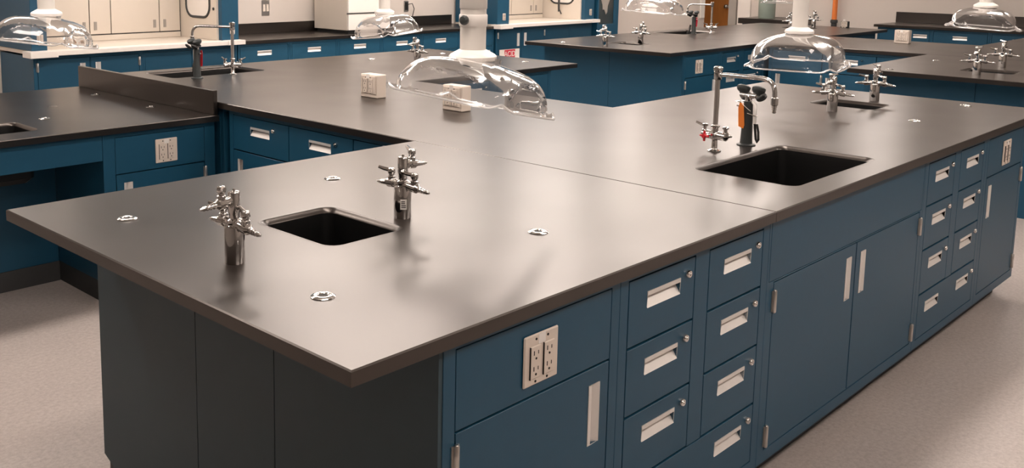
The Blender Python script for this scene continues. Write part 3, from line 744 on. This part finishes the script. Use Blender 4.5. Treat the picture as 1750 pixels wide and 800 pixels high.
sg = obj('hazard_sign', box(7.29, 7.64, YB-.012, YB-.0075, .50, .64), 'paper'); tag(sg, 'white sign with red lettering on the cupboard under the middle fume hood', 'sign')
c = bpy.data.curves.new('sign_text', 'FONT'); c.body = 'ACID'; c.size = .085; c.extrude = .0006; c.align_x = 'CENTER'; c.align_y = 'CENTER'; c.space_character = .95
to = bpy.data.objects.new('sign_text', c); COL.objects.link(to)
dg = bpy.context.evaluated_depsgraph_get(); me = bpy.data.meshes.new_from_object(to.evaluated_get(dg)); bpy.data.objects.remove(to)
me.materials.clear(); me.materials.append(M['white']); 
obj('red_field', box(7.375, 7.56, YB-.0135, YB-.0115, .505, .635), 'redprint', sg)
link('lettering', me, sg, (7.467, YB-.0145, .585), (pi/2, 0, 0))
bm = bmesh.new()
for k in range(3): box(7.39, 7.54-.02*k, YB-.0148, YB-.0134, .518+.01*k, .523+.01*k, bm)
obj('small_print', bm, 'white', sg)

t = thing('counter_cabinet', 'white metal cabinet standing on the wall worktop behind a clear hood', 'cabinet', (5.11, 6.03, H))
obj('base_strip', box(.015, .54, .02, .5, 0, .032), 'blackplastic', t)
obj('body', box(0, .56, .02, .53, .032, .95), 'cream', t, bev=.002)
obj('lower_door', box(.004, .556, 0, .02, .036, .192), 'white', t, bev=.002)
obj('upper_door', box(.004, .556, 0, .02, .204, .945), 'white', t, bev=.002)
obj('door_gap_trim', box(-.004, .56, -.004, .02, .194, .202), 'rubber', t)
t = thing('wall_switch', 'grey metal double switch plate on the wall above the black backsplash', 'switch', (4.55, 6.62, 1.16))
obj('plate', box(-.045, .045, -.008, 0, -.075, .075), 'steel', t, bev=.002)
for s in (-1, 1): obj('rocker', box(s*.02-.013, s*.02+.013, -.012, -.007, -.035, .035), 'ivory', t, bev=.001)
t = thing('wall_socket', 'dark wall socket with a hanging black cable above the wall worktop', 'socket', (6.45, 6.62, 1.13))
obj('plate', box(-.035, .035, -.008, 0, -.06, .06), 'steel', t, bev=.002)
obj('socket_face', box(-.02, .02, -.014, -.007, -.045, .045), 'blackplastic', t, bev=.001)
obj('cable', tube([(.01, -.014, .02), (.05, -.05, .03), (.09, -.04, -.03), (.075, -.03, -.11), (.06, -.025, -.2)], .005, 8), 'blackplastic', t, smooth=True)

t = thing('tall_cabinet', 'dark teal tall cabinet with glass pane, right of both fume hoods', 'cabinet', (9.12, 5.93, 0))
obj('carcass', box(0, .46, .022, .66, 0, 2.3), 'blue', t)
obj('door_frame', holed(0, .46, .05, 2.28, [(.03, .36, .86, 2.1)], 0, .02), 'blue', t, bev=.001)
obj('glass_pane', box(.03, .36, .010, .014, .86, 2.1), 'darkglass', t)
bm = bmesh.new(); n = 18; ps = [(.17+(.09+.025*math.sin(3*q))*math.cos(q), 1.16+(.15+.04*math.cos(5*q))*math.sin(q)) for q in [2*pi*k/n for k in range(n)]]
f0 = [bm.verts.new((p[0], .004, p[1])) for p in ps]; f1 = [bm.verts.new((p[0], .009, p[1])) for p in ps]; bm.faces.new(f0); bm.faces.new(f1[::-1])
for k in range(n): bm.faces.new((f0[k], f0[(k+1) % n], f1[(k+1) % n], f1[k]))
o = obj('white_sheet', bm, 'jamb', t); o['label'] = 'cloudy white plastic sheet'

# ------------------------------------------------------------------ right wall
XR = 11.38
t = thing('worktop', 'black worktop along the right wall in front of its backsplash', 'worktop', (0, 0, 0))
obj('slab', slab(rect(XR-.03, 12.095, -3.0, 3.40), []), 'epoxy', t)
tag(obj('backsplash', box(12.07, 12.095, -3.0, 3.40, H+.0005, 1.045), 'epoxy', bev=.001), 'tall black backsplash strip on the right wall behind its worktop', 'backsplash')
for i, lab in enumerate(['blue drawer cabinet at the left end of the right wall worktop', 'blue drawer cabinet of the right wall, partly hidden by the second island', 'blue drawer cabinet of the right wall beyond the frame edge', 'last blue drawer cabinet of the right wall, out past the frame']):
    cabinet(lab, (XR, 3.36-i*.62, 0), -pi/2, .62 if i else .62,
            [('drawer', .02, .6, .7, .862, {'pulls': ((.47,) if i == 0 else ('c',)), 'lock': False}), ('door', .02, .6, .14, .692, {'side': 'L'})], .68)
t = thing('side_counter', 'black edged low counter by the far wall left of the orange pipe', 'counter', (0, 0, 0))
obj('top', box(11.4, 12.06, 4.45, 5.22, .83, .905), 'epoxy', t, bev=.002)
obj('base', box(11.45, 12.06, 4.5, 5.18, 0, .829), 'blue', t, bev=.002)
t = thing('pipe', 'orange vertical pipe on the right wall with a dark foot', 'pipe', (12.03, 4.17, 0))
obj('riser', lathe([(.032, .9), (.032, CEIL)], seg=20), 'orangepipe', t, smooth=True)
obj('foot', lathe([(.036, 0), (.036, .86), (.046, .87), (.046, .9), (.034, .91)], seg=20), 'rubber', t, smooth=True)
t = thing('green_container', 'grey green translucent cylinder standing on the low far counter', 'container', (11.62, 4.92, .905))
obj('body', lathe([(.105, 0), (.11, .01), (.112, .3), (.105, .5), (.10, .52)], seg=28), 'greentint', t, smooth=True)
obj('lid', lathe([(.104, .52), (.108, .525), (.108, .56), (.09, .57)], seg=28), 'greyplastic', t, smooth=True)
